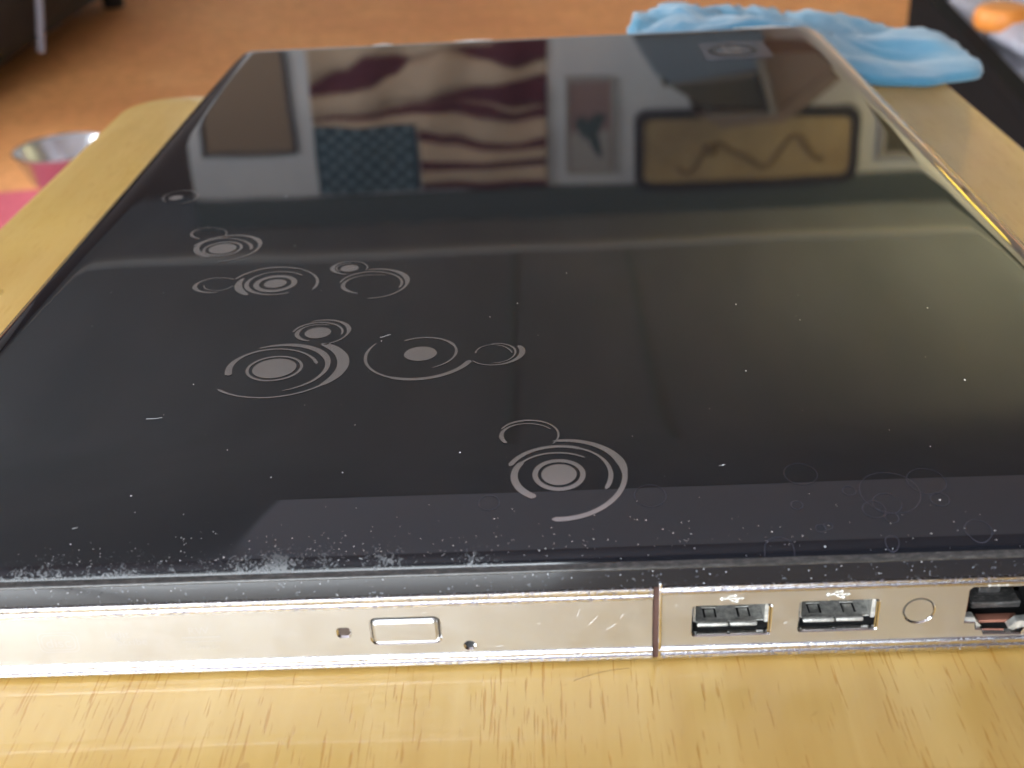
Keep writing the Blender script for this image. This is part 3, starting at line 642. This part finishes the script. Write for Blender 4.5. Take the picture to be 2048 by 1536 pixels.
for S in STROKES:
    kind, cx, cy, rr_, prof, har = (S + [[0, 0]])[:6] if len(S) < 6 else S
    v = []; f = []; E = .07
    if kind == 'disc':
        for j in range(1, 4):
            for k in range(48): a = R(k * 7.5); x = cx + rr_ * j / 3 * math.cos(a); y = cy + rr_ * j / 3 * math.sin(a) * .94; v.append((x, y, Hh(x, y) + E))
        v.append((cx, cy, Hh(cx, cy) + E)); c0 = len(v) - 1
        for k in range(48):
            f.append((c0, k, (k + 1) % 48))
            for j in range(2): f.append((j * 48 + k, (j + 1) * 48 + k, (j + 1) * 48 + (k + 1) % 48, j * 48 + (k + 1) % 48))
        obj('printed_disc', v, f, M_print, lid, True); continue
    a0, a1 = prof[0][0], prof[-1][0]; N = max(12, int(abs(a1 - a0) / 3.5)); full_ = abs(abs(a1 - a0) - 360) < .1
    if full_: har = [.03, -.01]
    for i in range(N + 1):
        t_ = i / N; a = a0 + (a1 - a0) * t_; wv = prof[-1][1]
        for p, q_ in zip(prof, prof[1:]):
            if (a - p[0]) * (a - q_[0]) <= 0:
                s_ = (a - p[0]) / (q_[0] - p[0] or 1); wv = p[1] + (q_[1] - p[1]) * s_; break
        if not full_:
            e_ = min(t_, 1 - t_) * abs(R(a1 - a0)) * rr_; hw = wv / 2
            if e_ < hw: wv *= math.sqrt(max(.04, 1 - (1 - e_ / hw) ** 2)) * .85 + .15
        ra = R(a); r0 = rr_ * (1 + har[0] * math.cos(2 * ra) + har[1] * math.sin(2 * ra))
        for k in (-1, -.33, .33, 1):
            r_ = r0 + k * wv / 2; x = cx + r_ * math.cos(ra); y = cy + r_ * math.sin(ra); v.append((x, y, Hh(x, y) + E))
    for i in range(N):
        for k in range(3): f.append((i * 4 + k, (i + 1) * 4 + k, (i + 1) * 4 + k + 1, i * 4 + k + 1))
    obj('printed_ring', v, f, M_print, lid, True)
BUB = [[25.0, 10.0, 1.01], [34.74, 13.09, 1.15], [37.94, 8.34, 1.96], [40.49, 9.66, 2.46], [40.5, 6.31, 1.15], [48.7, 14.94, 3.37], [49.73, 10.26, 1.62], [28.04, 4.44, 0.88], [29.35, 4.91, 0.72], [20.35, 0.37, 2.5], [39.32, 1.24, 1.13], [54.2, 2.98, 2.22], [41.67, 12.42, 5.18], [27.15, 18.02, 2.94], [-0.22, 13.57, 2.8], [-28.85, 13.1, 1.85]]
for cx, cy, r_ in BUB:
    v = []; f = []; N = 48
    for k in range(N):
        a = 2 * math.pi * k / N
        for s_ in (-.05, .05): x = cx + (r_ + s_) * math.cos(a); y = max(.05, cy + (r_ + s_) * math.sin(a)); v.append((x, y, Hh(x, y) + .05))
    for k in range(N):
        if cy + r_ * math.sin(2 * math.pi * (k + .5) / N) > .1: f.append((2 * k, 2 * k + 1, (2 * k + 3) % (2 * N), (2 * k + 2) % (2 * N)))
    obj('faint_bubble', v, f, M_ghost, lid, True)
# round emblem near the far right corner, reading along the lid's length
lg = MB(); cx, cy = 62.5, 327.0
def ringf(q, cx, cy, ra, rb, z, m=0, N=48):
    v = []
    for k in range(N):
        a = 2 * math.pi * k / N; v += [(cx + ra * math.cos(a), cy + ra * math.sin(a), z), (cx + rb * math.cos(a), cy + rb * math.sin(a), z)]
    q.add(v, [(2 * k, 2 * k + 1, (2 * k + 3) % (2 * N), (2 * k + 2) % (2 * N)) for k in range(N)], m)
q = MB(); q.prism(rrect(50, 77, 313, 342, 3, 4), lambda u, w_, d: (u, w_, d), 6.02, 6.12); em = q.build('emblem', M_ghost, lid)
q = MB(); ringf(q, cx, cy, 7.6, 9.8, 6.2); q.build('emblem_ring', M_dark, lid)
cu = bpy.data.curves.new('emblem_letters', 'FONT'); cu.body = 'hp'; cu.size = .0155; cu.shear = .3; cu.align_x = 'CENTER'
t_ = bpy.data.objects.new('emblem_letters', cu); scene.collection.objects.link(t_)
me = bpy.data.meshes.new_from_object(t_.evaluated_get(bpy.context.evaluated_depsgraph_get())); bpy.data.objects.remove(t_)
vs = [(cx - (v_.co.y / MM - 3.0), cy + v_.co.x / MM, 6.2) for v_ in me.vertices]
obj('emblem_letters', vs, [tuple(p.vertices) for p in me.polygons], M_print, lid)
# white patches painted in for window glints on the far rim
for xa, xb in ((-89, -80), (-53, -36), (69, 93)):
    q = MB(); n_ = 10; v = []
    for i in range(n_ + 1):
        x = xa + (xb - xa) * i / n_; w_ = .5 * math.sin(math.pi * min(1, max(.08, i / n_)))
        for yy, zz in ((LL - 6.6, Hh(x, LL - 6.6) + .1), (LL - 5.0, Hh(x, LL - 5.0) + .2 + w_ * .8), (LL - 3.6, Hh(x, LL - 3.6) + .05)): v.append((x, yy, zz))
    q.add(v, [(i * 3 + k, (i + 1) * 3 + k, (i + 1) * 3 + k + 1, i * 3 + k + 1) for i in range(n_) for k in range(2)]); q.build('glint_patch', M_glint, lap, True)

# dust and lint
SP = [[-83.97, 134.75, 6.0], [-11.96, 109.61, 6.0], [26.45, 87.72, 6.0], [68.56, 82.01, 6.0], [-56.26, 23.07, 5.5], [-69.49, 22.31, 5.44], [-94.61, 18.33, 5.06], [23.5, 55.58, 6.0], [-92.79, 58.67, 6.0], [-30.38, 86.13, 6.0], [-24.05, 92.9, 6.0], [-54.49, 75.89, 6.0], [-34.64, 28.11, 5.8], [13.76, 21.35, 5.36], [39.24, 78.39, 6.0], [-79.61, 31.78, 5.92], [52.16, 24.75, 5.62], [-93.36, 174.32, 6.0], [49.73, 10.09, 3.9], [28.01, 0.93, 1.94], [-55.91, 39.35, 6.0], [66.1, 48.41, 6.0]]
q = MB(); rnd = random.Random(3)
def speck(x, y, z, s, el=1., ang=0.):
    ca, sa = math.cos(ang), math.sin(ang); pts = []
    for k in range(6):
        a = k * math.pi / 3; r_ = s * rnd.uniform(.5, 1.2); u = r_ * math.cos(a) * el; w_ = r_ * math.sin(a); pts.append((x + u * ca - w_ * sa, y + u * sa + w_ * ca, z + rnd.uniform(.02, .05)))
    q.add(pts + [(x, y, z + s * .9)], [(k, (k + 1) % 6, 6) for k in range(6)])
for x, y, z in SP: speck(x, y, Hh(x, y), rnd.uniform(.09, .19), rnd.uniform(1, 2), rnd.uniform(0, 3))
for i in range(90):
    x = rnd.uniform(X0 + 5, X1 - 5); y = rnd.uniform(2, 200) ** 1.0; speck(x, y, Hh(x, y), rnd.uniform(.02, .06), rnd.uniform(1, 1.8), rnd.uniform(0, 3))
for i in range(330):
    x = rnd.triangular(-128, 75, -75); y = abs(rnd.gauss(0, 4.5)) + .2
    if y < 14: speck(x, y, Hh(x, y), rnd.uniform(.025, .085) * (1.6 if rnd.random() < .06 else 1), rnd.uniform(1, 2.6), rnd.uniform(0, 3.1))
o = q.build('dust_speck', M_dust, lid); o['kind'] = 'stuff'
q = MB()
for x, y, L_, a in ((-99, 44.5, 3.2, .15), (-55, 77.5, 2.6, .6), (-103, 10, 2.2, .6), (13, 21, 1.2, .4)):
    pts = [(x + L_ * t_ * math.cos(a) + .08 * math.sin(t_ * 7), y + L_ * t_ * math.sin(a) + .12 * math.cos(t_ * 5), Hh(x, y) + .07) for t_ in [k / 10 for k in range(11)]]
    q.tube(pts, .022, 5)
o = q.build('lint', M_dust, lid); o['kind'] = 'stuff'
q = MB()
for i in range(140):
    x = rnd.uniform(-120, 70); z = rnd.choice([-1.3, -2, -3, -4, -5, -18.9, -20.3]) + rnd.uniform(-.3, .3); s = rnd.uniform(.03, .12)
    q.add([(x - s, -.62, z), (x, -.75, z - s * .6), (x + s * 1.3, -.62, z + s * .2), (x, -.7, z + s)], [(0, 1, 2, 3)])
o = q.build('dust_speck', M_dust, lap); o['kind'] = 'stuff'
q = MB()
for x, z, L_, a in ((-12, -13, 2.4, .9), (-9, -14.2, 2.0, .6), (-6.5, -12, 1.2, 1.2), (-14, -11, 1.6, 1.3), (-28.5, -17.3, 1.3, .1), (-21, -12.4, .5, 0), (-41, -9.2, .8, .2), (9, -17.2, .5, 1), (22, -14, .6, .5), (3, -9.5, .4, 1)):
    q.tube([(x + L_ * t_ * math.cos(a), -.01, z + L_ * t_ * math.sin(a)) for t_ in (0, .5, 1)], .03, 5)
o = q.build('scratch', M_dust, lap); o['kind'] = 'stuff'
# the hair lying on the board
q = MB(); pts = [(-15 + 10 * t_, -3.6 + 2.8 * t_ - 2.6 * (t_ - .5) ** 2, TABLE + .06) for t_ in [k / 20 for k in range(21)]]
q.tube(pts, .03, 5); h = q.build('hair', M_ink, None, base=(-11, -6, TABLE)); tag(h, 'thin brown hair lying on the board just below the laptop seam', 'hair')

# ------------------------------------------------------------------ things round the board
# blue cloth folded over the far right corner of the board
def cloth_h(u, w_):
    n1 = noise.noise(Vector((u * .035, w_ * .05, 1.7))); n2 = 1.2 - 3.2 * abs(noise.noise(Vector((u * .075 + w_ * .03, w_ * .1, 4.2)))) - 1.4 * abs(noise.noise(Vector((u * .17, w_ * .15 - u * .06, 9.2))))
    return n1, n2
OUT = [(31, 388), (30, 430), (33, 462), (60, 470), (100, 466), (140, 468), (168, 450), (184, 425), (184, 396), (182, 376), (173, 366), (158, 361), (135, 364), (112, 372), (100, 386)]
def outline(P_, m_=6):
    out = []
    for i in range(len(P_)):
        p0, p1, p2, p3 = (Vector(P_[(i + k - 1) % len(P_)]) for k in range(4))
        for k in range(m_):
            t = k / m_; out.append(tuple(.5 * ((2 * p1) + (p2 - p0) * t + (2 * p0 - 5 * p1 + 4 * p2 - p3) * t * t + (-p0 + 3 * p1 - 3 * p2 + p3) * t ** 3)))
    return out
OC = [(x + 1.6 * noise.noise(Vector((x * .09, y * .09, 2))), y + 3.5 * noise.noise(Vector((x * .07, y * .07, 7)))) for x, y in outline(OUT, 10)]; n = len(OC); cxy = Vector((112, 414))
v = []; f = []; RG = [1.0, 1.008, .995, .97, .93, .87, .8, .71, .6, .47, .32, .15]
for j, s_ in enumerate(RG):
    for (x, y) in OC:
        p = cxy + (Vector((x, y)) - cxy) * s_; n1, n2 = cloth_h(p.x, p.y)
        th = (0, 1.6, 3.2, 3.9, 4.2, 4.5, 4.8, 5, 5, 5, 5, 5)[j]
        lift = max(0, min(1, (p.y - 366) / 40)); lf = max(0., min(1., (150 - p.x) / 70))
        z = TABLE + .3 + th + (0 if j == 0 else lift * (lf * 10 + n1 * 8 + n2 * (1.0 + 2.6 * lf) + 2))
        if p.y > 404 and j < 3: z -= (p.y - 404) * .12
        v.append((p.x, p.y, z))
for j in range(len(RG) - 1):
    for i in range(n): f.append((j * n + i, j * n + (i + 1) % n, (j + 1) * n + (i + 1) % n, (j + 1) * n + i))
f.append(tuple(range((len(RG) - 1) * n, len(RG) * n))); f.append(tuple(range(n))[::-1])
o = obj('cleaning_cloth', v, f, M_blue, None, True, base=(112, 414, TABLE)); tag(o, 'crumpled light blue microfibre cloth on the board corner behind the laptop', 'cloth')

# metal bowl on the pink cloth
bx_, by_ = -796, 1722
q = MB(); q.lathe([(0, 4), (48, 4), (56, 9), (73, 52), (77, 56), (80, 56), (80, 53), (77, 51), (60, 6), (54, 0), (0, 0)], (bx_, by_, FLOOR + 4), 64)
o = q.build('metal_bowl', M_bowl, None, True, base=(bx_, by_, FLOOR + 4), auto=50); tag(o, 'small shiny aluminium bowl standing on the pink cloth', 'bowl')
PO = outline([(-1060, 1330), (-1075, 1600), (-1000, 1655), (-830, 1680), (-720, 1680), (-660, 1500), (-700, 1300)], 5); n = len(PO)
v = []; f = []
for s_, z in ((1, .5), (1.0, 3.5), (.97, 4), (.6, 4), (.2, 4)): v += [(-880 + (x + 880) * s_, 1560 + (y - 1560) * s_, FLOOR + z + (1.2 * noise.noise(Vector((x * .02, y * .02, s_ * 3))) if 0 < s_ < .9 else 0)) for x, y in PO]
for j in range(4):
    for i in range(n): f.append((j * n + i, j * n + (i + 1) % n, (j + 1) * n + (i + 1) % n, (j + 1) * n + i))
f.append(tuple(range(4 * n, 5 * n)))
o = obj('pink_cloth', v, f, M_pink, None, True, base=(-880, 1560, FLOOR)); tag(o, 'flat pink cloth spread on the floor under the metal bowl', 'cloth')

# black padded chair in the top left corner
ch_ = thing('armchair', (-1600, 2950, FLOOR), 'black padded armchair at the top left edge with a pale strap hanging down', 'armchair')
q = MB(); P_ = [(-2300, 1950), (-1130, 2000), (-1060, 2120), (-1080, 3300), (-2300, 3500)]  # black outline widened over the floor shadow beside the chair
q.prism(P_, lambda u, w_, d: (u, w_, d), FLOOR + 70, -120); o = q.build('seat_with_shadow', M_blackfab, ch_)
bm = bmesh.new(); bm.from_mesh(o.data); bmesh.ops.bevel(bm, geom=list(bm.edges), offset=.05, segments=4, affect='EDGES'); bm.to_mesh(o.data); bm.free(); o.data.polygons.foreach_set('use_smooth', [True] * len(o.data.polygons))
box('arm', (-1420, 2150, -150), (-1180, 3250, 60), M_blackfab, ch_, 40)
for x, y in ((-1200, 2090), (-1180, 3220), (-2200, 2320), (-2200, 3420)):
    q = MB(); q.lathe([(0, 0), (28, 0), (34, 74), (0, 74)], (x, y, FLOOR), 16); q.build('leg', M_blackpl, ch_, True, auto=40)
q = MB(); q.tube([(-1040, 2700, -118), (-1036, 2500, -200), (-1040, 2380, -300), (-1045, 2330, -420)], 8, 8); q.lathe([(0, -26), (20, -18), (27, 0), (20, 18), (0, 26)], (-1030, 2500, -300), 14); q.build('strap', M_strap, ch_, True)
o = box('cushion', (-1500, 1500, FLOOR + 1), (-1195, 2190, FLOOR + 120), M_reddull, None, 40, base=(-1350, 1850, FLOOR)); tag(o, 'dull red cushion on the floor at the left picture edge', 'cushion')

# black bin with a cloudy plastic bag, right
bn_ = thing('storage_crate', (900, 1400, FLOOR), 'open black plastic crate at the top right edge of the picture', 'crate')
def wallp(xa, ya, xb, yb, th, z0, z1): # slab along a line
    d = Vector((xb - xa, yb - ya)).normalized(); n_ = Vector((d.y, -d.x)) * th
    return [(xa, ya), (xb, yb), (xb + n_.x, yb + n_.y), (xa + n_.x, ya + n_.y)]
A_, B_, C_, D_ = (520, 950), (632, 1960), (1500, 1960), (1500, 950)
q = MB()
for a, b in ((A_, B_), (B_, C_), (C_, D_), (D_, A_)): q.prism(wallp(*a, *b, 12, 0, 0), lambda u, w_, d: (u, w_, d), FLOOR + 12, -305)
q.prism([A_, D_, C_, B_], lambda u, w_, d: (u, w_, d), FLOOR + 2, FLOOR + 14); q.build('side', M_crate, bn_)
q = MB()
for a, b in ((A_, B_), (B_, C_), (C_, D_), (D_, A_)): q.prism(wallp(*a, *b, 26, 0, 0), lambda u, w_, d: (u, w_, d), -304, -286)
o = q.build('rim', M_crate, bn_)
def blob(name, c, r, mat, label, cat, amp=.25, seed=0, seg=36, fq=1.5):
    v = []; f = []; nu, nv = seg, seg // 2
    for j in range(nv + 1):
        for i in range(nu):
            th = math.pi * j / nv; ph = 2 * math.pi * i / nu; d = Vector((math.sin(th) * math.cos(ph), math.sin(th) * math.sin(ph), math.cos(th)))
            k = 1 + amp * (noise.noise(d * fq + Vector((seed, 0, 0))) + .5 * abs(noise.noise(d * fq * 3 + Vector((0, seed, 0)))))
            y_ = max(985, c[1] + d.y * r[1] * k); v.append((max(c[0] + d.x * r[0] * k, 552 + 112 * (y_ - 950) / 1010), y_, max(FLOOR + 16, c[2] + d.z * r[2] * k)))
    for j in range(nv):
        for i in range(nu): f.append((j * nu + i, (j + 1) * nu + i, (j + 1) * nu + (i + 1) % nu, j * nu + (i + 1) % nu))
    o = obj(name, v, f, mat, None, True, base=(c[0], c[1], FLOOR + 16)); return tag(o, label, cat)
blob('plastic_bag', (850, 1580, -345), (235, 350, 105), M_bag, 'cloudy crumpled plastic bag filling the black crate', 'bag', .35, 3, 64, 2.2)
blob('grey_cloth', (760, 1130, -400), (200, 160, 110), M_greyfab, 'dark grey cloth bundle in the front of the black crate', 'cloth', .3, 8, 40)
q = MB(); q.lathe([(0, 0), (34, 0), (38, 8), (38, 22), (32, 30), (0, 30)], (652, 1590, -285), 32); o = q.build('bottle_cap', M_orange, None, True, base=(652, 1590, -285), auto=40); tag(o, 'round orange cap lying on the cloudy plastic bag', 'cap')
o = box('folder', (700, 1680, -236), (1000, 1930, -226), M_green, None, 6, base=(900, 1760, -262)); tag(o, 'dark green card folder on top of the plastic bag', 'folder')
